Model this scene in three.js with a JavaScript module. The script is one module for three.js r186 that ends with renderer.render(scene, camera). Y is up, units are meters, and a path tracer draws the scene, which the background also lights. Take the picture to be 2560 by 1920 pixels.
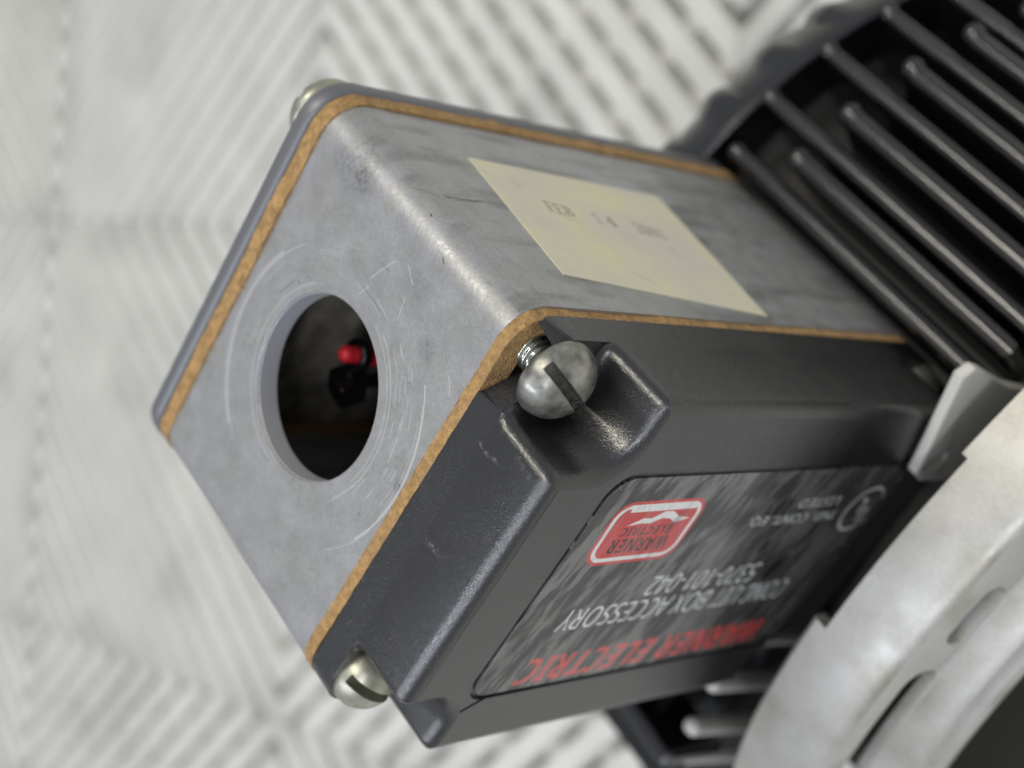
import * as THREE from 'three';
import { mergeGeometries, toCreasedNormals } from 'three/addons/utils/BufferGeometryUtils.js';
import { RoundedBoxGeometry } from 'three/addons/geometries/RoundedBoxGeometry.js';
import { RectAreaLightUniformsLib } from 'three/addons/lights/RectAreaLightUniformsLib.js';
import { Brush, Evaluator, SUBTRACTION } from 'three-bvh-csg';

// ---------------------------------------------------------------- camera, light, exposure
// Box axes in mm: x runs from the holed end down towards the motor, y towards the stickered side, z towards the cover. World: y is up.
const H = 226;                                             // height of the holed end's origin above the floor, mm
const W3 = (x, y, z) => new THREE.Vector3(y / 1000, (H - x) / 1000, z / 1000);
const scene = new THREE.Scene();
const camera = new THREE.PerspectiveCamera(29.18, 4 / 3, 0.005, 20);
{
  camera.position.copy(W3(-109.8, 59.0, 122.0));
  const dir = (x, y, z) => new THREE.Vector3(y, -x, z).normalize();
  const right = dir(0.685, 0.482, 0.546), back = dir(-0.729, 0.436, 0.528), up = back.clone().cross(right).normalize();
  right.copy(up).cross(back);
  camera.quaternion.setFromRotationMatrix(new THREE.Matrix4().makeBasis(right, up, back));
  camera.focus = 0.156;
  camera.userData.fStop = 16.5;
}
const renderer = new THREE.WebGLRenderer({ antialias: true });
renderer.toneMapping = THREE.LinearToneMapping;
renderer.toneMappingExposure = 1;
renderer.shadowMap.enabled = true;
scene.background = new THREE.Color(0.325, 0.335, 0.36);
RectAreaLightUniformsLib.init();

function tag(o, label, category, group, kind) {
  if (label) o.userData.label = label;
  if (category) o.userData.category = category;
  if (group) o.userData.group = group;
  if (kind) o.userData.kind = kind;
  return o;
}
let lamps = 0;
function ceilingLamp(label, [x, y, z], length, width, turn, color, power) {
  const g = new THREE.Group(); g.name = 'ceiling_lamp' + ['', '_001', '_002'][lamps++];
  g.position.set(x, y, z); g.rotation.y = turn; scene.add(g);
  const c = new THREE.Color(...color);
  const housing = new THREE.Mesh(new THREE.BoxGeometry(length + 0.05, 0.06, width + 0.05), new THREE.MeshStandardMaterial({ color: 0xd8d8d4, roughness: 0.6 }));
  housing.name = 'housing'; housing.position.y = 0.036; g.add(housing);
  const tube = new THREE.Mesh(new THREE.PlaneGeometry(length, width), new THREE.MeshStandardMaterial({ color: 0x000000, emissive: c, emissiveIntensity: 1.0 }));
  tube.name = 'diffuser'; tube.rotation.x = Math.PI / 2; tube.position.y = 0.004; g.add(tube);
  const l = new THREE.RectAreaLight(c, power, length, width);
  l.name = 'tube_light'; l.rotation.x = -Math.PI / 2; g.add(l);
  tag(g, label, 'ceiling lamp');
}
ceilingLamp('warm white strip lamp on the ceiling behind the stickered side', [1.0, 2.4, -0.68], 2.2, 0.14, Math.PI / 2, [1.0, 0.94, 0.80], 36);
ceilingLamp('cool white strip lamp on the ceiling in front of the cover', [-1.70, 2.4, 0.75], 2.4, 0.14, Math.PI / 2, [0.86, 0.91, 1.0], 30);
ceilingLamp('neutral white strip lamp on the ceiling, the one farthest in front of the cover', [0.15, 2.4, 2.0], 2.2, 0.14, 0, [0.96, 0.97, 1.0], 30);

// ---------------------------------------------------------------- helpers
let seed = 7;
const rnd = () => { seed = (seed * 1664525 + 1013904223) >>> 0; return seed / 4294967296; };
const PERM = new Float32Array(65536); for (let i = 0; i < 65536; i++) PERM[i] = rnd();
const hash = (x, y) => PERM[((x & 255) << 8) | (y & 255)];
function vnoise(x, y, period = 256) {
  let xi = Math.floor(x), yi = Math.floor(y); const fx = x - xi, fy = y - yi;
  xi = ((xi % period) + period) % period; yi = ((yi % period) + period) % period;
  const x1 = (xi + 1) % period, y1 = (yi + 1) % period;
  const u = fx * fx * (3 - 2 * fx), v = fy * fy * (3 - 2 * fy);
  const a = hash(xi, yi), b = hash(x1, yi), c = hash(xi, y1), d = hash(x1, y1);
  return a + (b - a) * u + (c - a) * v + (a - b - c + d) * u * v;
}
function fbm(x, y, oct = 4, period = 256) { let s = 0, a = 0.5, n = 0; for (let i = 0; i < oct; i++) { s += a * vnoise(x, y, period); n += a; x *= 2; y *= 2; period = Math.min(256, period * 2); a *= 0.5; x += 17; y += 31; } return s / n; }
function tiled(size, f, srgb) {                            // a repeating noise texture; f(u, v) gives grey or [r, g, b], 0..1
  const d = new Uint8Array(size * size * 4);
  for (let j = 0; j < size; j++) for (let i = 0; i < size; i++) {
    const v = f(i / size, j / size), k = (j * size + i) * 4, c = typeof v === 'number' ? [v, v, v] : v;
    d[k] = c[0] * 255; d[k + 1] = c[1] * 255; d[k + 2] = c[2] * 255; d[k + 3] = 255;
  }
  const t = new THREE.DataTexture(d, size, size); t.wrapS = t.wrapT = THREE.RepeatWrapping; t.magFilter = THREE.LinearFilter;
  if (srgb) t.colorSpace = THREE.SRGBColorSpace; t.needsUpdate = true; return t;
}
function canvasTex(w, h, draw, srgb) {
  const c = document.createElement('canvas'); c.width = w; c.height = h; draw(c.getContext('2d'), w, h);
  const t = new THREE.CanvasTexture(c); t.wrapS = t.wrapT = THREE.RepeatWrapping; if (srgb) t.colorSpace = THREE.SRGBColorSpace; return t;
}
const toSrgb = (l) => (l <= 0.0031308 ? l * 12.92 : 1.055 * Math.pow(l, 1 / 2.4) - 0.055);
function fillNoise(ctx, w, h, f) {                         // f(i, j) -> [r, g, b] 0..255
  const im = ctx.getImageData(0, 0, w, h), d = im.data;
  for (let j = 0; j < h; j++) for (let i = 0; i < w; i++) { const c = f(i, j), k = (j * w + i) * 4; d[k] = c[0]; d[k + 1] = c[1]; d[k + 2] = c[2]; d[k + 3] = 255; }
  ctx.putImageData(im, 0, 0);
}
// Geometry is written in mm; bake() turns it into metres.
const bake = (g) => g.scale(0.001, 0.001, 0.001);
function boxUV(g, size, atlas) {                           // uv by the axis a face looks along, in mm / size
  const p = g.attributes.position, n = g.attributes.normal, uv = new Float32Array(p.count * 2), idx = g.index;
  const tri = idx ? idx.count / 3 : p.count / 3;
  const a = new THREE.Vector3(), b = new THREE.Vector3(), c = new THREE.Vector3(), m = new THREE.Vector3();
  for (let t = 0; t < tri; t++) {
    const ids = [0, 1, 2].map((k) => (idx ? idx.getX(t * 3 + k) : t * 3 + k));
    a.fromBufferAttribute(p, ids[0]); b.fromBufferAttribute(p, ids[1]); c.fromBufferAttribute(p, ids[2]);
    m.copy(b).sub(a).cross(c.clone().sub(a));
    const ax = Math.abs(m.x), ay = Math.abs(m.y), az = Math.abs(m.z);
    for (const i of ids) {
      const x = p.getX(i), y = p.getY(i), z = p.getZ(i); let u, v;
      if (ax >= ay && ax >= az) { u = -y + 2; v = z + 2; } else if (ay >= az) { u = x + 2; v = z + (atlas ? 46 : 0); } else { u = x; v = -y + (atlas === 2 ? 102.4 : 0); }
      uv[i * 2] = u / size; uv[i * 2 + 1] = v / size;
    }
  }
  g.setAttribute('uv', new THREE.BufferAttribute(uv, 2)); return g;
}
function secondUV(g, size) { const keep = g.attributes.uv; boxUV(g, size); g.setAttribute('uv1', g.attributes.uv); g.setAttribute('uv', keep); return g; }
const flat = (g) => (g.index ? g.toNonIndexed() : g);
const crease = (g, deg = 32) => toCreasedNormals(flat(g), THREE.MathUtils.degToRad(deg));
const ev = new Evaluator(); ev.useGroups = false; ev.attributes = ['position', 'normal', 'uv'];
function cut(g, ...tools) {
  let b = new Brush(g); b.updateMatrixWorld(true);
  for (const t of tools) { const q = new Brush(t); q.updateMatrixWorld(true); b = ev.evaluate(b, q, SUBTRACTION); }
  return b.geometry;
}
function mesh(name, g, m, parent, label) {
  const o = new THREE.Mesh(g, m); o.name = name; o.castShadow = o.receiveShadow = true; if (label) o.userData.label = label; parent.add(o); return o;
}
function thing(name, label, category, [x, y, z] = [0, 0, 0], group) {   // a group standing at a point of the box's axes (mm), turned like the box
  const g = new THREE.Group(); g.name = name; g.position.copy(W3(x, y, z)); g.rotation.z = -Math.PI / 2; scene.add(g);
  return tag(g, label, category, group);
}
function roundRect(x0, y0, x1, y1, r, s = new THREE.Shape()) {
  s.moveTo(x0 + r, y0); s.lineTo(x1 - r, y0); s.absarc(x1 - r, y0 + r, r, -Math.PI / 2, 0); s.lineTo(x1, y1 - r); s.absarc(x1 - r, y1 - r, r, 0, Math.PI / 2);
  s.lineTo(x0 + r, y1); s.absarc(x0 + r, y1 - r, r, Math.PI / 2, Math.PI); s.lineTo(x0, y0 + r); s.absarc(x0 + r, y0 + r, r, Math.PI, 1.5 * Math.PI); return s;
}
const extrude = (s, z0, z1, o = {}) => new THREE.ExtrudeGeometry(s, { depth: z1 - z0, bevelEnabled: false, curveSegments: 16, ...o }).translate(0, 0, z0);
const cylZ = (r, z0, z1, x, y, seg = 48) => new THREE.CylinderGeometry(r, r, z1 - z0, seg).rotateX(Math.PI / 2).translate(x, y, (z0 + z1) / 2);
const block = (x0, x1, y0, y1, z0, z1, r = 0) => (r ? new RoundedBoxGeometry(x1 - x0, y1 - y0, z1 - z0, 3, r) : new THREE.BoxGeometry(x1 - x0, y1 - y0, z1 - z0)).translate((x0 + x1) / 2, (y0 + y1) / 2, (z0 + z1) / 2);

// dimensions of the box, mm
const W = 83, U = 54.84, D = 37.66, GZ = 39.28, SH = 43.3, CZ = 53.3, RC = 4.6;
const SCREWS = [[4.2, -4.7], [4.8, -50.3], [78.8, -4.7], [78.4, -50.3]];
const HY = -27.5, HZ = 18.7;

// ---------------------------------------------------------------- materials
const AT = 92, PX = 2048 / AT;                             // atlas of the cast body: 92 mm a side
const ax = (u) => u * PX, ay = (v) => 2048 - v * PX;
const aA = (y, z) => [ax(-y + 2), ay(z + 2)], aB = (x, z) => [ax(x + 2), ay(z + 46)];
function scratches(ctx, rough) {
  const ink = (a, dark) => (rough ? `rgba(${dark ? '190,190,190' : '70,70,70'},${a})` : dark ? `rgba(45,45,46,${a})` : `rgba(250,250,250,${a})`);
  const line = (p, q, w, a, dark) => { ctx.strokeStyle = ink(a, dark); ctx.lineWidth = w; ctx.beginPath(); ctx.moveTo(...p); const m = [(p[0] + q[0]) / 2 + (rnd() - 0.5) * 6, (p[1] + q[1]) / 2 + (rnd() - 0.5) * 6]; ctx.quadraticCurveTo(...m, ...q); ctx.stroke(); };
  const arc = (r, t0, t1, w, a, dark) => {                 // round the hole; t = 0 towards +z, pi/2 towards +y
    ctx.strokeStyle = ink(a, dark); ctx.lineWidth = w; ctx.beginPath();
    for (let i = 0; i <= 30; i++) { const t = t0 + (t1 - t0) * i / 30, p = aA(HY + r * Math.sin(t), HZ + r * Math.cos(t)); i ? ctx.lineTo(...p) : ctx.moveTo(...p); } ctx.stroke();
  };
  seed = 99;
  ctx.lineCap = 'round';
  arc(18.7, -0.45, 0.72, 5, 0.9); arc(18.5, -0.2, 0.6, 3, 0.7); arc(18.1, -0.1, 0.5, 2.5, 0.5); arc(18.9, -0.75, -0.3, 3, 0.5);
  arc(17.3, 2.65, 4.1, 12, 0.55); arc(17.0, 2.4, 4.25, 5, 0.5); arc(17.9, 2.9, 3.9, 3, 0.4); arc(13.2, -0.6, 1.15, 4, 0.6); arc(12.6, -0.3, 1.3, 6, 0.35); arc(12.2, 2.3, 4.6, 8, 0.35);
  for (let i = 0; i < 70; i++) { const r = 12 + rnd() * 7, t = rnd() * 6.28; arc(r, t, t + 0.05 + rnd() * 0.25, 1 + rnd() * 2, 0.12 + rnd() * 0.4, rnd() < 0.2); }
  for (let i = 0; i < 26; i++) { const r = 13.4 + rnd() * 4.5, t = -0.35 + rnd() * 1.3; arc(r, t, t + 0.06 + rnd() * 0.12, 2 + rnd() * 1.5, 0.5 + rnd() * 0.3); }
  for (const [p, q] of [[[-13.1, 20.6], [-13.5, 22.9]], [[-12.8, 18.4], [-14.5, 17.6]], [[-12, 34.9], [-13.6, 36.4]], [[-8, 20], [-12, 18]], [[-10, 24], [-12.5, 24.6]], [[-7, 22], [-8.2, 24]]]) line(aA(...p), aA(...q), 3, 0.75);
  for (let i = 0; i < 190; i++) { const y = -rnd() * 55, z = rnd() * 38, a = rnd() * 6.28, l = 0.4 + rnd() * 2.2; line(aA(y, z), aA(y + l * Math.cos(a), z + l * Math.sin(a)), 0.8 + rnd() * 1.2, 0.08 + rnd() * 0.3, rnd() < 0.3); }
  for (let i = 0; i < 260; i++) { const x = rnd() * 83, z = rnd() * 38, a = 1.0 + rnd() * 0.5, l = 1 + rnd() * 5; line(aB(x, z), aB(x + l * Math.cos(a), z + l * Math.sin(a)), 0.8 + rnd() * 1.5, 0.06 + rnd() * 0.2, rnd() < 0.5); }
  line(aB(3.9, 18.3), aB(9.9, 18.1), 3, 0.75, true); line(aB(5, 18.7), aB(8.9, 18.4), 2, 0.6, true);
  for (let i = 0; i < 120; i++) line(aB(0.2 + rnd() * 1.2, rnd() * 38), aB(1.4 + rnd() * 1.6, rnd() * 0.01 + 19 + (rnd() - 0.5) * 38), 0.7, 0.04);
  for (const [y, z] of [[-3.2, 25.6], [-3.5, 25.9], [-1.4, 20], [-20, 8], [-33, 34]]) line(aA(y, z), aA(y - 0.12, z + 0.35), 3, 0.6, true);
}
const castColor = canvasTex(2048, 2048, (ctx, w, h) => {
  const blob = (y, z, Y, Z, r) => Math.max(0, 1 - ((y - Y) ** 2 + (z - Z) ** 2) / (r * r));
  fillNoise(ctx, w, h, (i, j) => {
    const u = i / PX, v = (h - j) / PX, n = fbm(u * 0.35, v * 0.35, 4), f = fbm(u * 3.1 + 50, v * 3.1, 3), g = vnoise(i * 0.5, j * 0.5);
    let l = 0.50 + (n - 0.5) * 0.08 + (f - 0.5) * 0.08 + (g - 0.5) * 0.08;
    if (v < 43) {
      const y = 2 - u, z = v - 2, spot = blob(y, z, -3.6, 7.2, 4.6) * 0.9 + blob(y, z, -4.6, 10, 2.4) * 0.7 + blob(y, z, -12.1, 30.4, 1.9) * 0.8 + blob(y, z, -7.4, 24.7, 3.4) * 0.5 + blob(y, z, -26.2, 37.0, 1.0) * 1.4;
      l -= spot * (0.05 + Math.max(0, f - 0.36) * 0.45);
    } else { const x = u - 2, z = v - 46; l -= Math.max(0, fbm(x * 0.12 + 9, z * 0.5, 4) - 0.5) * 0.5; if (x > 2.2 && x < 5 && f > 0.58) l -= 0.06; }
    const s = toSrgb(Math.min(0.92, Math.max(0.12, l))) * 255; return [s * 0.995, s, s * (1.0 + (n - 0.5) * 0.06)];
  });
  scratches(ctx, false);
}, true);
const castRough = canvasTex(1024, 1024, (ctx, w, h) => {
  fillNoise(ctx, w, h, (i, j) => { const u = i / PX * 2, v = (h - j) / PX * 2, l = 118 + (fbm(u * 0.5 + 7, v * 0.5, 4) - 0.5) * 70 + (fbm(u * 4, v * 4, 2) - 0.5) * 46; return [l, l, l]; });
  ctx.scale(0.5, 0.5); scratches(ctx, true);
});
const castBump = tiled(512, (u, v) => 0.6 * fbm(u * 64, v * 64, 3, 64) + 0.4 * fbm(u * 16, v * 16, 3, 16));
const M = {};
M.cast = new THREE.MeshStandardMaterial({ color: 0xf4f4f6, metalness: 0.6, roughness: 1.0, map: castColor, roughnessMap: castRough, bumpMap: castBump, bumpScale: 0.00003 });
M.cast.bumpMap.channel = 1;
const grain = tiled(1024, (u, v) => { const a = vnoise(u * 150, v * 150, 150), b = vnoise(u * 256, v * 256 + 9, 256), c = fbm(u * 20, v * 20, 3, 20); return 0.45 * a + 0.35 * b + 0.2 * c; });
grain.channel = 1;
const coverColor = canvasTex(1024, 1024, (ctx, w, h) => {
  const P = w / 128, cA = (y, z) => [(-y + 2) * P, h - (z + 2) * P];
  fillNoise(ctx, w, h, (i, j) => { const n = fbm(i * 0.02, j * 0.02, 4), s = rnd(), l = 26 + (n - 0.5) * 12 + (s > 0.985 ? 20 : 0); return [l, l, l * 1.1]; });
  const stroke = (p, q, lw, a) => { ctx.strokeStyle = `rgba(150,145,140,${a})`; ctx.lineWidth = lw; ctx.lineCap = 'round'; ctx.beginPath(); ctx.moveTo(...cA(...p)); ctx.lineTo(...cA(...q)); ctx.stroke(); };
  const scuff = (p, q, wd, a, n = 26) => { for (let k = 0; k < n; k++) { const t = rnd(), y = p[0] + (q[0] - p[0]) * t + (rnd() - 0.5) * wd, z = p[1] + (q[1] - p[1]) * t + (rnd() - 0.5) * wd, d = 0.25 + rnd() * 0.5; stroke([y, z], [y + (q[0] - p[0]) * 0.12 * rnd() + (rnd() - 0.5) * d * 0.4, z + (q[1] - p[1]) * 0.12 * rnd() + (rnd() - 0.5) * d * 0.4], 0.5 + rnd() * 1.6, a * (0.3 + rnd() * 0.7)); } };
  scuff([-14.2, 42.4], [-14.5, 44.4], 0.25, 0.5, 16); scuff([-14.5, 44.2], [-14.1, 46.4], 0.5, 0.5); stroke([-17.2, 40.3], [-20.8, 41.9], 0.7, 0.35); scuff([-27.5, 43.8], [-27.4, 47], 0.7, 0.45, 40);
  scuff([-11.9, 47.9], [-12.4, 51], 0.7, 0.4, 30); stroke([-30, 42], [-34, 44], 0.6, 0.2); stroke([-40, 44], [-43, 48], 0.6, 0.15);
  for (let i = 0; i < 60; i++) { const y = -rnd() * 55, z = 40 + rnd() * 13, a = rnd() * 6.28, l = 0.3 + rnd() * 1.2; stroke([y, z], [y + l * Math.cos(a), z + l * Math.sin(a)], 0.6, 0.1 + rnd() * 0.2); }
}, true);
const coverRough = canvasTex(512, 512, (ctx, w, h) => fillNoise(ctx, w, h, (i, j) => { const l = 66 + (fbm(i * 0.03, j * 0.03, 4) - 0.5) * 34; return [l, l, l]; }));
M.cover = new THREE.MeshPhysicalMaterial({ color: 0xe8e8ee, map: coverColor, roughnessMap: coverRough, roughness: 1, ior: 2.05, bumpMap: grain, bumpScale: 0.00004 });
M.broken = new THREE.MeshStandardMaterial({ color: 0x39393b, roughness: 0.55, bumpMap: grain, bumpScale: 0.00015 });
M.broken.bumpMap.channel = 1;
const corkColor = tiled(512, (u, v) => { const n = fbm(u * 40, v * 40, 3, 40), f = vnoise(u * 220, v * 220, 220), k = f > 0.87 ? 0.45 : f < 0.1 ? 1.25 : 1; const l = (0.72 + (n - 0.5) * 0.6 + (f - 0.5) * 0.3) * k; return [Math.min(1, toSrgb(0.58 * l)), Math.min(1, toSrgb(0.36 * l)), Math.min(1, toSrgb(0.155 * l))]; }, true);
const corkBump = tiled(512, (u, v) => 0.5 * vnoise(u * 160, v * 160, 160) + 0.5 * fbm(u * 50, v * 50, 3, 50));
M.cork = new THREE.MeshStandardMaterial({ map: corkColor, roughness: 0.95, bumpMap: corkBump, bumpScale: 0.0002 });
const steelNoise = tiled(512, (u, v) => { const n = fbm(u * 12, v * 12, 4, 12), l = 0.62 + (n - 0.5) * 0.9; const s = toSrgb(Math.min(0.9, Math.max(0.12, l))); return [s, s, s * 0.98]; }, true);
const zincNoise = tiled(512, (u, v) => { const l = 0.66 + (fbm(u * 14 + 5, v * 14, 4, 14) - 0.5) * 0.45, s = toSrgb(Math.min(0.9, l)); return [s, s, s * 0.97]; }, true);
const steelRough = tiled(512, (u, v) => 0.40 + (fbm(u * 16 + 3, v * 16, 4, 16) - 0.5) * 0.5);
M.oldSteel = new THREE.MeshStandardMaterial({ color: 0xc0c0bc, metalness: 0.85, roughness: 1, map: steelNoise, roughnessMap: steelRough, bumpMap: castBump, bumpScale: 0.00005 });
M.zinc = new THREE.MeshStandardMaterial({ color: 0xe4e4da, map: zincNoise, metalness: 0.9, roughness: 0.42, bumpMap: castBump, bumpScale: 0.00002 });
M.thread = new THREE.MeshStandardMaterial({ color: 0xcdd2cc, metalness: 1, roughness: 0.24 });
M.cutMetal = new THREE.MeshStandardMaterial({ color: 0xd6d8de, metalness: 0.35, roughness: 0.4, bumpMap: castBump, bumpScale: 0.0001 });
M.litFace = new THREE.MeshStandardMaterial({ color: 0xb8b2a8, map: steelNoise, metalness: 0.15, roughness: 0.55 });  // paler than the plate, so that the inside of the box looks lit
M.plate = new THREE.MeshStandardMaterial({ color: 0x7e8085, metalness: 0.5, roughness: 0.45, bumpMap: castBump, bumpScale: 0.00003 });
const blackNoise = tiled(512, (u, v) => 0.6 * fbm(u * 40, v * 40, 3, 40) + 0.4 * fbm(u * 9, v * 9, 3, 9));
M.black = new THREE.MeshPhysicalMaterial({ color: 0x0e0f12, roughness: 0.2, ior: 1.9, bumpMap: blackNoise, bumpScale: 0.00003 });
const bellColor = tiled(1024, (u, v) => { const n = fbm(u * 10, v * 10, 5, 10), k = fbm(u * 5 + 3, v * 5, 4, 5); const l = 0.64 + (n - 0.5) * 0.14 + (vnoise(u * 200, v * 200, 200) - 0.5) * 0.08 - Math.max(0, k - 0.60) * 0.7; const s = toSrgb(Math.min(0.9, Math.max(0.13, l))), t = Math.max(0, k - 0.62) * 0.22; return [s, s * (1 - t * 0.2), Math.min(1, s * (0.97 + 0.04 * n - t))]; }, true);
const bellRough = tiled(512, (u, v) => 0.5 + (fbm(u * 14, v * 14, 4, 14) - 0.5) * 0.36);
M.blackDull = new THREE.MeshPhysicalMaterial({ color: 0x111215, roughness: 0.6, bumpMap: blackNoise, bumpScale: 0.0001 });
M.boreShade = new THREE.MeshStandardMaterial({ color: 0x4e4d49, roughness: 0.6, metalness: 0.3, bumpMap: blackNoise, bumpScale: 0.0001 });  // dark colour standing in for the shade inside the bore
M.bell = new THREE.MeshStandardMaterial({ color: 0xf4f3f0, metalness: 0.6, roughness: 1, map: bellColor, roughnessMap: bellRough, bumpMap: castBump, bumpScale: 0.00008 });
M.rawCast = new THREE.MeshStandardMaterial({ color: 0xd8d7d2, metalness: 0.12, roughness: 0.6, bumpMap: castBump, bumpScale: 0.00008 });
const floorNoise = tiled(1024, (u, v) => { const n = fbm(u * 8, v * 8, 5, 8), k = vnoise(u * 256, v * 256, 256); const g2 = fbm(u * 5 + 3, v * 5 + 1, 5, 5); const l = 0.68 + (n - 0.5) * 0.16 - Math.max(0, g2 - 0.55) * 0.5 + (k > 0.97 ? -0.1 : 0); return [toSrgb(l), toSrgb(l), toSrgb(l * 0.955)]; }, true);
M.tile = new THREE.MeshStandardMaterial({ map: floorNoise, roughness: 0.55 });
M.slab = new THREE.MeshStandardMaterial({ color: new THREE.Color(0.50, 0.49, 0.45), roughness: 0.9 });

// ---------------------------------------------------------------- floor of slotted tiles
{
  const floor = new THREE.Group(); floor.name = 'floor'; scene.add(floor);
  tag(floor, 'off white slotted plastic floor tiles with ribs in chevrons', null, null, 'structure');
  const S = 0.17994, P5 = -0.46621, P6 = -0.00198, c = Math.cos(-0.95324), s = Math.sin(-0.95324);
  const slab = mesh('ground_slab', new THREE.BoxGeometry(6, 0.04, 6).translate(0.3, -0.036, 0), M.slab, floor);
  // cell axes in the world: eu = (c, 0, -s), ev = (s, 0, c); a cell's corner lies at u * eu + v * ev
  const eu = new THREE.Vector3(c, 0, -s), evv = new THREE.Vector3(s, 0, c);
  const clip = (poly) => {                                 // Sutherland-Hodgman against the unit square
    for (const [k, lim, sg] of [[0, 0.0002, 1], [0, 0.9998, -1], [1, 0.0002, 1], [1, 0.9998, -1]]) {
      const out = [];
      poly.forEach((p, i) => { const q = poly[(i + 1) % poly.length], a = (p[k] - lim) * sg, b = (q[k] - lim) * sg; if (a >= 0) out.push(p); if (a * b < 0) { const t = a / (a - b); out.push([p[0] + (q[0] - p[0]) * t, p[1] + (q[1] - p[1]) * t]); } });
      poly = out; if (!poly.length) return poly;
    } return poly;
  };
  const strip = (mid, half, along) => clip(along ? [[mid - half + 2, 2], [mid + half + 2, 2], [mid + half - 2, -2], [mid - half - 2, -2]] : [[-2, mid - half + 2], [-2, mid + half + 2], [2, mid + half - 2], [2, mid - half - 2]]);
  const bar = (poly, y0, y1, bev) => {                     // polygon in cell units -> prism in metres, x = u, z = v
    const sh = new THREE.Shape(poly.map(([u, v]) => new THREE.Vector2(u * S, v * S)));
    const g = new THREE.ExtrudeGeometry(sh, { depth: y1 - y0 - bev, bevelEnabled: bev > 0, bevelThickness: bev, bevelSize: bev, bevelOffset: -bev, bevelSegments: 2, curveSegments: 1 });
    g.rotateX(Math.PI / 2); g.translate(0, y1 - bev, 0);
    const p = g.attributes.position, uv = g.attributes.uv; for (let i = 0; i < p.count; i++) uv.setXY(i, p.getX(i) / 0.18 + p.getY(i) / 0.3, p.getZ(i) / 0.18);
    return g;
  };
  const ribs = [], bars = [];
  for (let k = -10; k <= 10; k++) { const poly = strip(k * 0.0935, 0.0335, true); if (poly.length > 2) ribs.push(bar(poly, -0.009, 0, 0.0014)); }
  for (let k = 1; k <= 13; k++) { const poly = strip(k * 0.1414, 0.022, false); if (poly.length > 2) bars.push(bar(poly, -0.014, -0.0045, 0)); }
  for (let u = -2; u <= 3; u++) for (let v = -2; v <= 2; v++) {
    const t = new THREE.Group(); t.name = 'tile'; floor.add(t);
    const flip = (u + v) & 1 ? 1 : 0;                      // alternate cells carry their ribs the other way
    const o = eu.clone().multiplyScalar(P5 + (u + 0.5) * S).addScaledVector(evv, P6 + (v + 0.5) * S);
    const bx = eu.clone(), bz = evv.clone();
    const m = new THREE.Matrix4().makeBasis(bx, new THREE.Vector3(0, 1, 0), bz).multiply(new THREE.Matrix4().makeRotationY(flip ? Math.PI / 2 : 0)).setPosition(o);
    t.applyMatrix4(m);
    for (const g of ribs) { const r = mesh('rib', g, M.tile, t); r.position.set(-S / 2, 0, -S / 2); }
    for (const g of bars) { const r = mesh('cross_bar', g, M.tile, t); r.position.set(-S / 2, 0, -S / 2); }
  }
}

// ---------------------------------------------------------------- conduit box
const box = thing('conduit_box', 'grey cast metal conduit box with round hole, cork gaskets and black plastic cover', 'conduit box', [W, -U / 2, 0]);
const inBox = (g) => bake(g.translate(-W, U / 2, 0));
{
  const s = roundRect(0, -U, W, 0, RC); const hole = new THREE.Path(); roundRect(3, -U + 3, W - 3, -3, 2.5, hole); s.holes.push(hole);
  let g = crease(extrude(s, 0, D));
  const drill = new THREE.CylinderGeometry(11.1, 11.1, 8, 96).rotateZ(Math.PI / 2).translate(0.5, HY, HZ);
  const rim = new THREE.CylinderGeometry(10.6, 11.75, 1.15, 96).rotateZ(-Math.PI / 2).translate(0.02, HY, HZ);
  g = cut(g, drill, rim);
  boxUV(g, AT, true); secondUV(g, 24);
  mesh('body', inBox(g), M.cast, box);
  const lip = crease(new THREE.LatheGeometry([[11.12, -1.42], [11.03, -1.42], [11.03, 1.22], [11.12, 1.3]].map((p) => new THREE.Vector2(...p)), 96).rotateZ(Math.PI / 2).translate(1.6, HY, HZ), 40); boxUV(lip, 9);
  mesh('hole_rim', inBox(lip), M.cutMetal, box, 'bright machined edge of the round hole');
}
function gasket(z0, z1, name, out, thinTop) {
  // outline with small unevenness, so that the cut edge of the cork is not a ruled line
  const pts = roundRect(-out, -U - out, W + out, out, RC + out).getSpacedPoints(520).map((p, i) => { const n = (fbm(i * 0.35, 3 + z0, 3) - 0.5) * 0.45 + (fbm(i * 0.05, 9 + z0, 2) - 0.5) * 0.4; const d = new THREE.Vector2(p.x - W / 2, p.y + U / 2).normalize(); return p.addScaledVector(d, n - (thinTop && p.y > -0.6 ? 0.38 : 0)); });
  pts.pop();
  const s = new THREE.Shape(pts), h = new THREE.Path(); roundRect(3.2, -U + 3.2, W - 3.2, -3.2, 2.4, h); s.holes.push(h);
  const g = crease(extrude(s, z0, z1), 40); boxUV(g, 26); return mesh(name, inBox(g), M.cork, box);
}
gasket(D, GZ, 'gasket', 0.05, true).userData.label = 'cork gasket under the black cover';
gasket(-2.2, 0, 'gasket', 0.35).userData.label = 'cork gasket between body and back plate';
{
  const s = roundRect(1.1 - 0.55, -U + 0.55, W - 0.55, -0.55, RC);
  const g = crease(extrude(s, -4.1, -3.1, { bevelEnabled: true, bevelThickness: 0.9, bevelSize: 1.1, bevelSegments: 4, curveSegments: 16 }), 40);
  g.translate(-0.3, 0, 0); boxUV(g, 30); mesh('back_plate', inBox(g), M.plate, box);
  const inner = block(3.4, W - 3.4, -U + 3.4, -3.4, -2.19, -1.9); boxUV(inner, 30); mesh('plate_brightener', inBox(inner), M.litFace, box, 'added pale sheet on the back plate that brightens the view through the hole');  // sheet added on the plate; light falling inside is put into its colour
}
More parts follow.
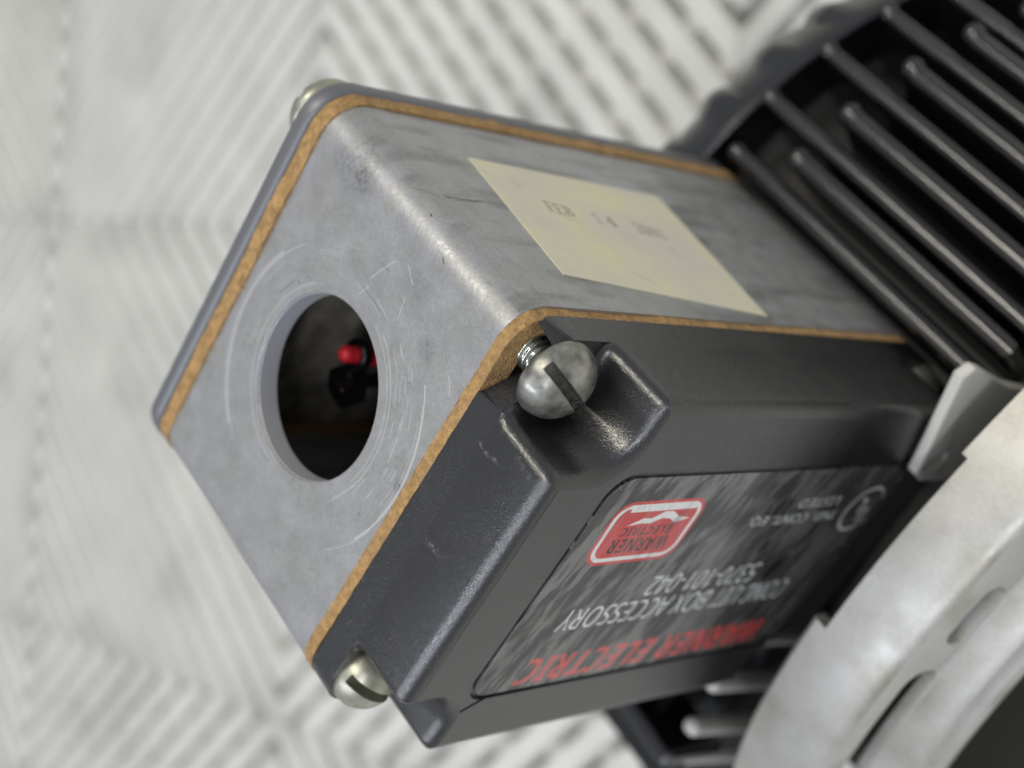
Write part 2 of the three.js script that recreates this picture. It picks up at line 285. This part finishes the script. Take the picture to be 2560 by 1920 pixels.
// cover: a flange with the screw seats, one corner broken off, and a raised block with a notch over each screw
const cover = new THREE.Group(); cover.name = 'cover'; box.add(cover);
{
  const b = 1.9;
  const pocket = (mx, my) => {                             // the scoop over a screw: rounded rim, upright wall with a round corner, hollow foot; mirrored to its corner
    const ring = (n) => {
      const r = 1.6, R = Math.min(6.0, n - 2.6), P = [[-4, 4], [-4, -n - r], [0, -n - r]];
      for (let k = 1; k <= 8; k++) { const a = Math.PI - k / 8 * Math.PI / 2; P.push([r + r * Math.cos(a), -n - r + r * Math.sin(a)]); }
      for (let k = 0; k <= 14; k++) { const a = -Math.PI / 2 + k / 14 * Math.PI / 2; P.push([n - R + R * Math.cos(a), -n + R + R * Math.sin(a)]); }
      for (let k = 0; k <= 8; k++) { const a = Math.PI - k / 8 * Math.PI / 2; P.push([n + r + r * Math.cos(a), -r + r * Math.sin(a)]); }
      P.push([n + r, 4]); return P;
    };
    const at = (z) => { const t = Math.min(1, Math.max(0, (z - SH) / 1.8)), u = Math.min(1, Math.max(0, (z - CZ + 1.7) / 1.7)); return 9.9 + (z - SH) * 0.03 - 1.2 * (1 - Math.sqrt(1 - (1 - t) ** 2)) + 1.9 * (1 - Math.sqrt(1 - 0.9 * u * u)); };
    const zs = [SH - 1]; for (let k = 0; k <= 10; k++) zs.push(SH + 1.8 * k / 10); zs.push(SH + 5.5); for (let k = 0; k <= 10; k++) zs.push(CZ - 1.7 + 1.7 * Math.sin(k / 10 * Math.PI / 2)); zs.push(CZ + 2);
    const pos = [], idx = []; const m = ring(8).length;
    zs.forEach((z) => ring(at(Math.min(CZ, Math.max(SH, z)))).forEach(([x, y]) => pos.push(mx ? W - x : x, my ? -U - y : y, z)));
    const flipped = mx !== my;
    const tri = (a, b2, c) => (flipped ? idx.push(a, c, b2) : idx.push(a, b2, c));
    for (let l = 0; l < zs.length - 1; l++) for (let k = 0; k < m; k++) { const a = l * m + k, c = l * m + (k + 1) % m, d = a + m, e = c + m; tri(a, c, e); tri(a, e, d); }
    const cap = (l, up) => { const P = ring(at(Math.min(CZ, Math.max(SH, zs[l])))).map((p) => new THREE.Vector2(...p)); for (const [a, c, d] of THREE.ShapeUtils.triangulateShape(P, [])) up ? tri(l * m + a, l * m + c, l * m + d) : tri(l * m + a, l * m + d, l * m + c); };
    cap(0, false); cap(zs.length - 1, true);
    const g = new THREE.BufferGeometry(); g.setAttribute('position', new THREE.Float32BufferAttribute(pos, 3)); g.setAttribute('uv', new THREE.Float32BufferAttribute(new Float32Array(pos.length / 3 * 2), 2)); g.setIndex(idx); g.computeVertexNormals();
    return crease(g, 36);
  };
  let g = new THREE.ExtrudeGeometry(roundRect(0, -U, W, 0, 1.5), { depth: CZ - SH - b, bevelEnabled: true, bevelThickness: b, bevelSize: b, bevelOffset: -b, bevelSegments: 6, curveSegments: 8 });
  g.translate(0, 0, SH);
  const keep = crease(g, 38);
  { const p = keep.attributes.position, n = keep.attributes.normal; for (let i = 0; i < p.count; i += 3) if ([0, 1, 2].every((k) => p.getZ(i + k) > CZ - 1e-4)) for (let k = 0; k < 3; k++) n.setXYZ(i + k, 0, 0, 1); }
  const floorCut = block(-5, W + 5, -U - 5, 5, SH - 5, SH);
  const label = extrude(roundRect(9.75, -45.43, 73.17, -9.41, 3.9), CZ - 0.45, CZ + 3);
  g = cut(keep, label, floorCut, pocket(false, false), pocket(true, false), pocket(false, true), pocket(true, true));
  g = mergeGeometries([flat(g), flat(block(12.0, 15.5, -50, -45.5, CZ - 1, CZ - 0.015))]);   // closes the hairline the cut leaves by the label's corner
  boxUV(g, 128, 2); secondUV(g, 16);
  mesh('raised_face', inBox(g), M.cover, cover);
  // flange
  const f = roundRect(0, -U, W, 0, RC);
  let q = crease(extrude(f, GZ, SH - 0.004));
  const gone = new THREE.Shape([[-3, 3], [2.7, 3], [3.0, -0.6], [3.9, -1.9], [5.6, -2.6], [6.6, -4.6], [5.9, -6.6], [4.3, -7.9], [2.4, -8.9], [0.9, -10.2], [-3, -10.9]].map((a) => new THREE.Vector2(...a)));
  const goneG = extrude(gone, GZ - 2, SH + 2);
  const gp = goneG.attributes.position; for (let i = 0; i < gp.count; i++) { const t = gp.getZ(i) - GZ; gp.setXY(i, gp.getX(i) - 0.28 * t + (gp.getY(i) > -1 ? 0.55 * t : 0), gp.getY(i) - (gp.getY(i) < -5 ? -0.12 * t : 0)); } goneG.computeVertexNormals();
  { const e2 = new Evaluator(); e2.useGroups = true; e2.attributes = ['position', 'normal', 'uv']; const A = new Brush(q, M.cover), B = new Brush(goneG, M.broken); A.updateMatrixWorld(true); B.updateMatrixWorld(true); q = e2.evaluate(A, B, SUBTRACTION).geometry; }
  boxUV(q, 128, 2); secondUV(q, 16);
  mesh('flange', inBox(q), [M.cover, M.broken], cover, 'mounting flange with its corner broken off beside the loose screw');
}
// printed label in the recess
{
  const LX0 = 10.7, LX1 = 72.6, LY0 = -45.0, LY1 = -10.5;
  const w = 2000, h = Math.round(w * (LY1 - LY0) / (LX1 - LX0)), P = w / (LX1 - LX0);
  const px = (x) => (LX1 - x) * P, py = (y) => (y - LY0) * P;      // reading runs towards -x, with -y up
  let field = null;
  const wear = (i, j) => {                                  // rubbed film: long smears along one direction, and bare patches; the smear grey also paints in sheen
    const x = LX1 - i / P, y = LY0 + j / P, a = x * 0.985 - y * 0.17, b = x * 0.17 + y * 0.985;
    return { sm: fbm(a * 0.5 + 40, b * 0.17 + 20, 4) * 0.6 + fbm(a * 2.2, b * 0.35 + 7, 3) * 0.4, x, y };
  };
  const draw = (ctx, kind) => {
    seed = 4242;
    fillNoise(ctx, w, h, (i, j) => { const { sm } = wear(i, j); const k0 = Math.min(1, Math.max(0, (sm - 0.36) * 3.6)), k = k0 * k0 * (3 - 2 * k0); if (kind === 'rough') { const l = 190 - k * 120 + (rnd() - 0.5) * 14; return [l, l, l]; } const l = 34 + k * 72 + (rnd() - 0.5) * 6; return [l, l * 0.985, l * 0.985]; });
    if (kind === 'rough') return;
    const text = (t, x0, x1, yBase, yCap, font, color, skew = 0) => {   // x0 > x1: from the reader's left to right
      ctx.save(); ctx.font = `${font} 200px sans-serif`; ctx.fillStyle = color; ctx.textBaseline = 'alphabetic';
      const m = ctx.measureText(t), cap = ctx.measureText('H').actualBoundingBoxAscent || 145;
      ctx.translate(px(x0), py(yBase)); ctx.transform((px(x1) - px(x0)) / m.width, 0, 0, (py(yBase) - py(yCap)) / cap, 0, 0); ctx.transform(1, 0, -skew, 1, 0, 0); ctx.fillText(t, 0, 0); ctx.restore();
    };
    text('WARNER ELECTRIC', 68.0, 17.8, -39.7, -44.2, 'bold', 'rgba(226,70,66,0.95)', 0.12);
    text('CONDUIT BOX ACCESSORY', 65.6, 18.4, -31.5, -35.0, '', 'rgba(238,243,240,0.95)');
    text('5370-101-042', 54.4, 31.1, -27.3, -30.6, '', 'rgba(238,243,240,0.95)');
    text('IND. CONT. EQ.', 63.2, 42.6, -18.4, -19.9, '', 'rgba(232,238,235,0.95)');
    text('LISTED', 61.6, 51.5, -15.7, -17.2, '', 'rgba(232,238,235,0.9)'); text('9K', 48.6, 45.2, -15.8, -17.2, '', 'rgba(150,150,140,0.5)');
    ctx.strokeStyle = 'rgba(232,238,235,0.95)'; ctx.lineWidth = 0.5 * P; ctx.beginPath(); ctx.arc(px(69.2), py(-18.4), 3.9 * P, 0, 7); ctx.stroke();
    text('U', 71.6, 69.6, -18.2, -21.0, 'bold', 'rgba(232,238,235,0.95)'); text('L', 69.4, 67.6, -16.4, -19.2, 'bold', 'rgba(232,238,235,0.95)');
    // emblem
    const rr = (x0, x1, yb, yt, r) => { ctx.beginPath(); ctx.roundRect(px(x0), py(yt), px(x1) - px(x0), py(yb) - py(yt), r * P); };
    ctx.save(); ctx.translate(px(22.6), py(-19)); ctx.transform(1, 0, 0.05, 1, 0, 0); ctx.translate(-px(22.6), -py(-19));
    ctx.fillStyle = 'rgb(212,52,54)'; rr(30.9, 14.3, -14.1, -24.0, 2.6); ctx.fill();
    ctx.strokeStyle = 'rgb(244,246,242)'; ctx.lineWidth = 0.62 * P; rr(30.1, 15.1, -14.9, -23.2, 2.0); ctx.stroke();
    text('WARNER', 27.9, 17.2, -20.0, -22.2, 'bold', 'rgb(40,20,22)'); text('ELECTRIC', 27.0, 17.6, -18.2, -19.5, 'bold', 'rgb(86,24,26)');
    ctx.fillStyle = 'rgb(244,246,242)'; ctx.beginPath();
    [[29.2, -17.3], [26.8, -16.9], [25.2, -16.0], [23.6, -15.9], [21.8, -16.9], [20.2, -16.8], [18.0, -17.9], [20.4, -17.6], [22.0, -17.7], [23.8, -17.0], [25.4, -17.2], [26.6, -17.9]].forEach(([x, y], i) => (i ? ctx.lineTo(px(x), py(y)) : ctx.moveTo(px(x), py(y)))); ctx.closePath(); ctx.fill();
    ctx.fillRect(px(29.0), py(-15.75), (29 - 17) * P, 0.75 * P);
    ctx.restore();
    // rubbing: dull grey smears and black bare spots over the print, light nicks along the edges
    const smear = (x, y, l, wd, col, ang = 1.74) => { ctx.save(); ctx.translate(px(x), py(y)); ctx.rotate(ang); ctx.fillStyle = col; for (let i = 0; i < 5; i++) { ctx.beginPath(); ctx.ellipse((rnd() - 0.5) * l * P * 0.4, (rnd() - 0.5) * wd * P, l * P * (0.25 + rnd() * 0.3), wd * P * (0.1 + rnd() * 0.22), (rnd() - 0.5) * 0.15, 0, 7); ctx.fill(); } ctx.restore(); };
    for (let i = 0; i < 90; i++) smear(LX0 + rnd() * 62, LY0 + rnd() * 34, 1.5 + rnd() * 5, 0.4 + rnd() * 0.9, `rgba(${rnd() < 0.55 ? '96,93,93' : '24,24,27'},${0.05 + rnd() * 0.11})`);
    for (let i = 0; i < 240; i++) { const x = LX0 + rnd() * 62, y = LY0 + rnd() * 34, l = 0.6 + rnd() * 3; ctx.strokeStyle = `rgba(${rnd() < 0.6 ? '150,148,146' : '14,14,16'},${0.08 + rnd() * 0.3})`; ctx.lineWidth = 0.8 + rnd() * 2; ctx.beginPath(); ctx.moveTo(px(x), py(y)); ctx.lineTo(px(x + l * (0.17 + (rnd() - 0.5) * 0.2)), py(y - l)); ctx.stroke(); }
    for (const [x, y, l, wd] of [[41, -12.5, 5, 2.2], [46, -13.4, 4, 3], [48, -16.6, 3.5, 3], [57.8, -28.6, 5, 2.4], [55.5, -33.6, 3, 1.2], [62.5, -38.3, 2.4, 1], [51, -24, 2.5, 1.2], [60, -24.5, 2.4, 1]]) { smear(x, y, l, wd, 'rgba(22,22,25,0.62)'); smear(x, y, l, wd, 'rgba(30,29,30,0.5)'); }
    smear(47.6, -16.6, 2.6, 2.4, 'rgba(84,80,72,0.4)');
    for (let i = 0; i < 60; i++) { const x = 12 + rnd() * 30, y = -10.6 - rnd() * 0.9; ctx.fillStyle = `rgba(200,200,196,${rnd() * 0.5})`; ctx.fillRect(px(x), py(y), rnd() * 6, 2 + rnd() * 6); }
    for (let i = 0; i < 14; i++) { const x = 18 + rnd() * 8, y = -11 - rnd() * 4; ctx.strokeStyle = `rgba(${rnd() < 0.5 ? '190,190,180' : '20,20,20'},${0.3 + rnd() * 0.4})`; ctx.lineWidth = 1.5 + rnd() * 3; ctx.beginPath(); ctx.moveTo(px(x), py(y)); ctx.lineTo(px(x + (rnd() - 0.3) * 2), py(y - rnd() * 2.6)); ctx.stroke(); }
    for (let i = 0; i < 40; i++) { const y = -11 - rnd() * 33; ctx.fillStyle = `rgba(190,188,180,${rnd() * 0.4})`; ctx.fillRect(px(10.75 + rnd() * 0.4), py(y), 2 + rnd() * 4, rnd() * 14); }
    ctx.strokeStyle = 'rgba(220,220,220,0.5)'; ctx.lineWidth = 3; ctx.beginPath(); ctx.moveTo(px(11), py(-11)); ctx.lineTo(px(12.4), py(-12.2)); ctx.moveTo(px(12.3), py(-11)); ctx.lineTo(px(11.2), py(-12.6)); ctx.stroke();
  };
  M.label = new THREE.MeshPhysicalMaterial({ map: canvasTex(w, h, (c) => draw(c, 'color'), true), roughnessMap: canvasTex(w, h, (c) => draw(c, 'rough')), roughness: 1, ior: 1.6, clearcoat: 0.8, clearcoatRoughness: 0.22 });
  const g = crease(extrude(roundRect(LX0, LY0, LX1, LY1, 3.4), CZ - 0.45, CZ - 0.2, { curveSegments: 12 }), 30);
  const p = g.attributes.position, uv = g.attributes.uv; for (let i = 0; i < p.count; i++) uv.setXY(i, (LX1 - p.getX(i)) / (LX1 - LX0), 1 - (p.getY(i) - LY0) / (LY1 - LY0));
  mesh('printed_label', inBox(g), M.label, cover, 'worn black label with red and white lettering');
}
// paper sticker on the body
{
  const q = [[14.9, 8.3], [50.0, 9.6], [50.5, 10.4], [47.3, 36.1], [12.3, 31.5]];
  const tex = canvasTex(1024, 800, (ctx, w, h) => {
    fillNoise(ctx, w, h, (i, j) => { const n = fbm(i * 0.006, j * 0.006, 5), f = rnd(); const l = 0.76 + (n - 0.5) * 0.12 + (f - 0.5) * 0.02; return [toSrgb(l * 1.0) * 255, toSrgb(l * 0.955) * 255, toSrgb(l * (0.76 - (n - 0.5) * 0.25)) * 255]; });
    const P = w / 40, X = (x) => (x - 11) * P, Y = (z) => (z - 7) * P;
    ctx.save(); ctx.translate(X(21.2), Y(18.1)); ctx.rotate(0.135); ctx.font = 'bold 66px serif'; ctx.fillStyle = 'rgba(96,90,80,0.62)';
    const put = (t, x, wd, a) => { ctx.save(); ctx.globalAlpha = a; ctx.translate(x * P, 0); ctx.scale(wd * P / ctx.measureText(t).width, 1.25); ctx.fillText(t, 0, 0); ctx.restore(); };
    put('FEB', 0, 4.6, 0.8); put('1', 8.2, 1.0, 0.8); put('4', 10.4, 1.5, 1.0); put('2002', 15.4, 5.6, 0.75); ctx.restore();
    for (let i = 0; i < 34; i++) { const x = rnd() * w, y = rnd() * h, l = 20 + rnd() * 90; ctx.strokeStyle = `rgba(120,112,94,${0.06 + rnd() * 0.16})`; ctx.lineWidth = 1 + rnd() * 2; ctx.beginPath(); ctx.moveTo(x, y); ctx.quadraticCurveTo(x + l * 0.5, y + l * 0.2 + rnd() * 10, x + l, y + l * 0.55 + rnd() * 14); ctx.stroke(); }
    for (let i = 0; i < 26; i++) { ctx.fillStyle = `rgba(120,108,84,${0.04 + rnd() * 0.07})`; ctx.beginPath(); ctx.ellipse(rnd() * w, rnd() * h, 10 + rnd() * 60, 3 + rnd() * 12, 0.5, 0, 7); ctx.fill(); }
  }, true);
  const s = new THREE.Shape(q.map(([x, z]) => new THREE.Vector2(x, z)));
  let g = new THREE.ExtrudeGeometry(s, { depth: 0.12, bevelEnabled: false });
  const p = g.attributes.position, uv = g.attributes.uv;
  for (let i = 0; i < p.count; i++) { const x = p.getX(i), z = p.getY(i), t = p.getZ(i); uv.setXY(i, (x - 11) / 40, 1 - (z - 7) / 31.25); p.setXYZ(i, x, t + 0.01, z); }
  const arr = p.array; for (let i = 0; i < p.count; i += 3) for (let k = 0; k < 3; k++) { const t = arr[i * 3 + 3 + k]; arr[i * 3 + 3 + k] = arr[i * 3 + 6 + k]; arr[i * 3 + 6 + k] = t; }
  const ua = uv.array; for (let i = 0; i < p.count; i += 3) for (let k = 0; k < 2; k++) { const t = ua[i * 2 + 2 + k]; ua[i * 2 + 2 + k] = ua[i * 2 + 4 + k]; ua[i * 2 + 4 + k] = t; }
  g.computeVertexNormals();
  mesh('paper_sticker', inBox(g), new THREE.MeshStandardMaterial({ map: tex, roughness: 0.75 }), box, 'yellowed paper sticker stamped with a faded date');
}
// screws
function screwHead(dir, R = 5.0) {
  const pts = [[0, -0.01], [R * 0.93, 0], [R * 0.985, 0.35], [R, 0.9], [R * 0.98, 1.5], [R * 0.92, 2.3], [R * 0.80, 3.1], [R * 0.62, 3.8], [R * 0.4, 4.3], [R * 0.2, 4.52], [0, 4.58]].map(([x, y]) => new THREE.Vector2(Math.max(x, 0), y));
  const curve = new THREE.SplineCurve(pts.slice(1)).getPoints(28); curve[curve.length - 1].x = 0;
  const g = crease(new THREE.LatheGeometry([pts[0], ...curve], 64).rotateX(Math.PI / 2), 40);
  const slot = new THREE.BoxGeometry(14, 1.3, 6).rotateZ(Math.atan2(dir[1], dir[0])).translate(0, 0, 4.75);
  const o = cut(g, slot); boxUV(o, 14); return o;
}
function threadGeo(z0, z1, r = 2.15, pitch = 0.8) {
  const nu = 48, nv = Math.ceil((z1 - z0) / pitch * 12), pos = [], idx = [];
  for (let j = 0; j <= nv; j++) for (let i = 0; i <= nu; i++) { const a = i / nu * 2 * Math.PI, z = z0 + (z1 - z0) * j / nv, f = ((z / pitch - i / nu) % 1 + 1) % 1, t = Math.abs(f - 0.5) * 2, rr = r - 0.36 * Math.min(1, Math.max(0, (1 - t) * 1.25 - 0.1)); pos.push(rr * Math.cos(a), rr * Math.sin(a), z); }
  for (let j = 0; j < nv; j++) for (let i = 0; i < nu; i++) { const a = j * (nu + 1) + i, b = a + 1, c = a + nu + 1, d = c + 1; idx.push(a, b, d, a, d, c); }
  const g = new THREE.BufferGeometry(); g.setAttribute('position', new THREE.Float32BufferAttribute(pos, 3)); g.setAttribute('uv', new THREE.Float32BufferAttribute(new Float32Array(pos.length / 3 * 2), 2)); g.setIndex(idx); g.computeVertexNormals(); return g;
}
const DIRS = [[0.84, -0.54], [0.956, -0.29], [0.5, 0.86], [0.3, 0.95]];
const SAY = ['dull grey slotted screw with its thread bare in the broken corner', 'bright slotted screw in the bottom corner notch of the cover', 'bright slotted screw in the notch beside the finned housing', 'bright slotted screw in the notch under the end bell'];
SCREWS.forEach(([x, y], i) => {
  const sc = new THREE.Group(); sc.name = 'screw'; sc.userData.label = SAY[i]; box.add(sc);
  mesh('screw_head', inBox(screwHead(DIRS[i], i ? 4.2 : 4.6).translate(x, y, i ? SH - 0.5 : SH - 0.45)), i ? M.zinc : M.oldSteel, sc);
  mesh('screw_thread', inBox(threadGeo(GZ - 6, SH + 0.2).translate(x, y, 0)), M.thread, sc);
});
{
  const sc = new THREE.Group(); sc.name = 'screw'; sc.userData.label = 'round screw head at the top corner of the back plate'; box.add(sc);
  const g = screwHead([0.9, 0.3], 4.7).scale(1, 1, 0.85).rotateY(Math.PI).translate(4.4, -4.9, -5.02); mesh('screw_head', inBox(g), M.zinc, sc);
}

// ---------------------------------------------------------------- wire and cable tie inside the box
{
  const w = thing('red_wire', 'red insulated wire inside the box, seen through the round hole', 'wire', [12.7, -30, 9]);
  const t = (pts, r, seg = 60) => new THREE.TubeGeometry(new THREE.CatmullRomCurve3(pts.map((p) => new THREE.Vector3(...p))), seg, r, 16);
  mesh('insulation', bake(mergeGeometries([t([[-0.2, 0, 0], [1.2, 0, 0.05], [3.4, -0.1, 0]], 1.15, 20), t([[3.2, -0.1, 0], [5.5, -0.2, -0.3], [9, 0.8, -1], [18, 3, -2.5], [40, 5, -5]], 1.4), new THREE.SphereGeometry(1.15, 20, 12).translate(-0.2, 0, 0)])), new THREE.MeshPhysicalMaterial({ color: new THREE.Color(0.72, 0.025, 0.045), roughness: 0.38 }), w);
  const k = thing('cable_tie', 'black plastic cable tie wrapped round the red wire', 'cable tie', [14.4, -30.1, 9]);
  const M2 = new THREE.MeshPhysicalMaterial({ color: 0x0d0d10, roughness: 0.26 });
  mesh('strap', bake(new THREE.TorusGeometry(1.7, 0.6, 14, 40).scale(1, 1, 1.35).rotateY(Math.PI / 2)), M2, k);
  mesh('tie_head', bake(new RoundedBoxGeometry(3.9, 4.2, 4.0, 3, 0.35).rotateZ(0.5).rotateX(0.15).translate(0.9, -4.9, 0.2)), M2, k);
  mesh('strap_neck', bake(t([[0, -1.5, 0], [0.3, -2.6, 0.1], [0.8, -3.8, 0.2]], 0.95)), M2, k);
  mesh('strap_tail', bake(t([[1.5, -2.4, -0.2], [3.4, -4.2, -0.6], [7, -5.4, -1.5], [14, -4, -3]], 1.0)), M2, k);
}

// ---------------------------------------------------------------- finned housing
const XC = 140.4, YC = -15, TILT = THREE.MathUtils.degToRad(3);
const onAxis = (g) => g.rotateY(-TILT);                     // housing and bell lean 3 degrees against the box
const pol = (a, r) => [-r * Math.cos(a), r * Math.sin(a)];
{
  const h = thing('motor_housing', 'black painted finned motor housing behind the box', 'motor housing', [XC, YC, 0]);
  const prof = [[0, -16], [40, -16], [56, -14], [60.5, -12.2], [63.2, -9], [64.9, -5], [65.3, -3.4], [65.3, -2.7], [64.8, -2.2], [63, -2], [56, -2], [53.5, 0], [53, 54], [56, 56], [0, 56]];
  const front = prof.slice(10), rimProf = prof.slice(0, 11);
  const rimG = new THREE.LatheGeometry(rimProf.map((p) => new THREE.Vector2(...p)), 360).rotateX(Math.PI / 2), rp = rimG.attributes.position;
  for (let i = 0; i < rp.count; i++) { const x = rp.getX(i), y = rp.getY(i), z = rp.getZ(i), d = Math.atan2(y, -x) * 180 / Math.PI, wv = Math.max(0, Math.cos((d - 30.5) / 10.3 * 2 * Math.PI)), k = z < -7.5 && Math.hypot(x, y) > 50 ? 1 + 0.03 * Math.sqrt(wv) * Math.min(1, (-7.5 - z) / 2) : 1; rp.setXY(i, x * k, y * k); }
  mesh('flange', bake(onAxis(crease(rimG, 34))), M.black, h);
  mesh('shell', bake(onAxis(new THREE.LatheGeometry(front.map((p) => new THREE.Vector2(...p)), 96).rotateX(Math.PI / 2))), M.blackDull, h);
  const finGeo = (a, z0, z1, r0, r1, th) => {              // a rib along the axis with a rounded crest and front
    const s = new THREE.Shape(); const L = z1 - z0; s.moveTo(0, 0); s.lineTo(L, 0); s.lineTo(L, r1 - r0); s.lineTo(1.6, r1 - r0); s.quadraticCurveTo(0.15, r1 - r0, 0, r1 - r0 - 1.6); s.lineTo(0, 0);
    const b = th * 0.46;
    const g = new THREE.ExtrudeGeometry(s, { depth: th - 2 * b, bevelEnabled: true, bevelThickness: b, bevelSize: b, bevelOffset: -b, bevelSegments: 4, curveSegments: 6 });
    g.translate(0, 0, -(th - 2 * b) / 2);
    // x -> axis, y -> radius, z -> round it
    const er = new THREE.Vector3(...pol(a, 1), 0), ez = new THREE.Vector3(0, 0, 1), et = new THREE.Vector3().crossVectors(ez, er);
    g.applyMatrix4(new THREE.Matrix4().makeBasis(ez, er, et).setPosition(er.clone().multiplyScalar(r0).addScaledVector(ez, z0)));
    const glintBall = flat(new THREE.SphereGeometry(th * 0.55, 16, 12)).translate(...er.clone().multiplyScalar(r1 - 1.1).addScaledVector(ez, z0 + 0.9).toArray());  // ball added at the front end of the fin to catch a bright dot
    return boxUV(mergeGeometries([crease(g, 40), glintBall]), 60);
  };
  const deg = Math.PI / 180, first = [17.0, 25.6, 35.9, 46.3, 56.5, 66.8, 77, 87.5, 98], second = [21.8, 30.7, 41.1, 51.4, 61.6, 72, 82.2, 92.5];
  for (const d of first) mesh('fin', bake(onAxis(finGeo(d * deg, d < 20 ? 0 : -3, 56, 52, 64.8, 3.1))), M.black, h);
  for (const d of second) mesh('fin', bake(onAxis(finGeo(d * deg, 9.5, 56, 52, 65.6, 3.4))), M.black, h);
  // pad that carries the box, and the shoulder with its fins on the far side
  mesh('terminal_pad', bake(block(W + 1.6 - XC, 110 - XC, -56 - YC, -3.5 - YC, -7, 50, 1.5)), M.blackDull, h);
  mesh('shoulder', bake(onAxis(block(90 - XC, 150 - XC, -79 - YC, -50 - YC, -8, 44, 2))), M.black, h);
  mesh('foot', bake(block(98 - XC, 150 - XC, -88 - YC, -60 - YC, -8, 46, 2)), M.blackDull, h);
  mesh('foot', bake(block(108 - XC, 150 - XC, -104 - YC, -80 - YC, 10, 45, 2)), M.blackDull, h);
  for (const [x, y, th, z1] of [[81.6, -77.2, 3.2, 54], [82.4, -70.8, 2.6, 45], [83.0, -64.6, 2.6, 45]]) mesh('fin', bake(onAxis(block(x - XC, 96 - XC, y - th / 2 - YC, y + th / 2 - YC, -4, z1, 1.0))), M.black, h);
}

// ---------------------------------------------------------------- aluminium end bell
{
  const b = thing('end_bell', 'light grey cast aluminium motor end bell with curved vent slots', 'end bell', [XC, YC, 60]);
  const Z = 60, at = (g) => bake(g.rotateY(TILT).translate(0, 0, -Z));
  const prof = [[81, 56.2], [83.2, 56.2], [83.9, 56.8], [84.4, 62], [84.2, 67.4], [83.9, 68.5], [83.2, 69.3], [81.8, 69.9], [76.2, 71.3], [75.3, 70.9], [74.5, 71.6], [73.3, 75.2], [72.7, 76.1], [71.8, 76.4], [70.8, 75.8], [69.8, 75.5], [69.0, 76.0], [68.2, 77.2], [66.6, 77.8], [65.2, 77.6], [64.6, 76.8], [64, 74], [62, 66], [66, 75.2], [70, 74.0], [72, 73.6], [73.4, 71.6], [74.4, 69.7], [79.8, 69.0], [81, 60], [81, 56.2]];
  let g = crease(new THREE.LatheGeometry(prof.map((p) => new THREE.Vector2(...p)), 200).rotateX(Math.PI / 2), 35);
  const slot = (a0, a1, r0, r1) => {
    const s = new THREE.Shape(), n = 20, rm = (r0 + r1) / 2, e = (r1 - r0) / 2; const P = [];
    for (let i = 0; i <= n; i++) { const a = a0 + (a1 - a0) * i / n; P.push(pol(a, r1)); }
    for (let i = 1; i < 8; i++) { const t = Math.PI / 2 - Math.PI * i / 8; const a = a1 + e * Math.cos(t) / rm; P.push(pol(a, rm + e * Math.sin(t))); }
    for (let i = n; i >= 0; i--) { const a = a0 + (a1 - a0) * i / n; P.push(pol(a, r0)); }
    for (let i = 1; i < 8; i++) { const t = -Math.PI / 2 + Math.PI * i / 8; const a = a0 - e * Math.cos(t) / rm; P.push(pol(a, rm + e * Math.sin(t))); }
    P.forEach(([x, y], i) => (i ? s.lineTo(x, y) : s.moveTo(x, y)));
    return extrude(s, 60, 80);
  };
  const deg = Math.PI / 180;
  g = cut(g, slot(-3.2 * deg, 1.6 * deg, 76.0, 80.0), slot(-33 * deg, -10.5 * deg, 74.8, 80.6), slot(11 * deg, 33 * deg, 74.8, 80.6), slot(-60 * deg, -40 * deg, 74.8, 80.6), block(-90, 0, -15.5, 15, 50, 58.6), block(-90, 0, 14.99, 60, 50, 57.6));
  boxUV(g, 60); mesh('casting', at(g), M.bell, b);
  mesh('slot_shade_ring', at(new THREE.LatheGeometry([[73, 66.2], [73, 65.6], [79.6, 65.6], [79.6, 66.2], [73, 66.2]].map((p) => new THREE.Vector2(...p)), 96).rotateX(Math.PI / 2)), M.blackDull, b);  // black ring added behind the vent slots to paint their shade
  mesh('bore_shade_liner', at(crease(new THREE.LatheGeometry([[64.2, 77.2], [63.4, 77.4], [62.6, 76.8], [60, 52], [0, 51], [0, 50], [61, 50], [64.2, 60], [64.2, 77.2]].map((p) => new THREE.Vector2(...p)), 120).rotateX(Math.PI / 2), 35)), M.boreShade, b);  // liner added in the hub hole, its dark colour stands for shade
  for (const [[x0, y0], [x1, y1]] of [[[74, -48.2], [100, -52]], [[75.2, -59.0], [104, -63.2]], [[80, -70.2], [112, -76]], [[86, -78.6], [120, -86]]]) {
    const L = Math.hypot(x1 - x0, y1 - y0), r = new RoundedBoxGeometry(L, 2.7, 3.0, 4, 1.3).rotateZ(Math.atan2(y1 - y0, x1 - x0)).translate((x0 + x1) / 2 - XC, (y0 + y1) / 2 - YC, 49.5 - Z);
    boxUV(r, 60); mesh('rib', bake(r), M.rawCast, b);
  }
  const s = new THREE.Shape([[62.2, 6.6], [63.4, 7.9], [65.5, 7.7], [70, 6.6], [76, 5.3], [84, 4.6], [86, -8], [80, -11], [73.5, -10.8], [70.6, -9.6], [69.8, -7.8]].map((p) => new THREE.Vector2(...p)));
  const hole = new THREE.Path(); hole.absellipse(72.9, -7.6, 2.5, 1.7, 0, Math.PI * 2, true, 0.3); s.holes.push(hole);
  const t = crease(extrude(s, 54.3, 55.2, { bevelEnabled: true, bevelThickness: 0.4, bevelSize: 0.4, bevelSegments: 3 }), 40).translate(-XC, -YC, -Z);
  boxUV(t, 60); mesh('tab', bake(t), M.rawCast, b);
}

renderer.render(scene, camera);
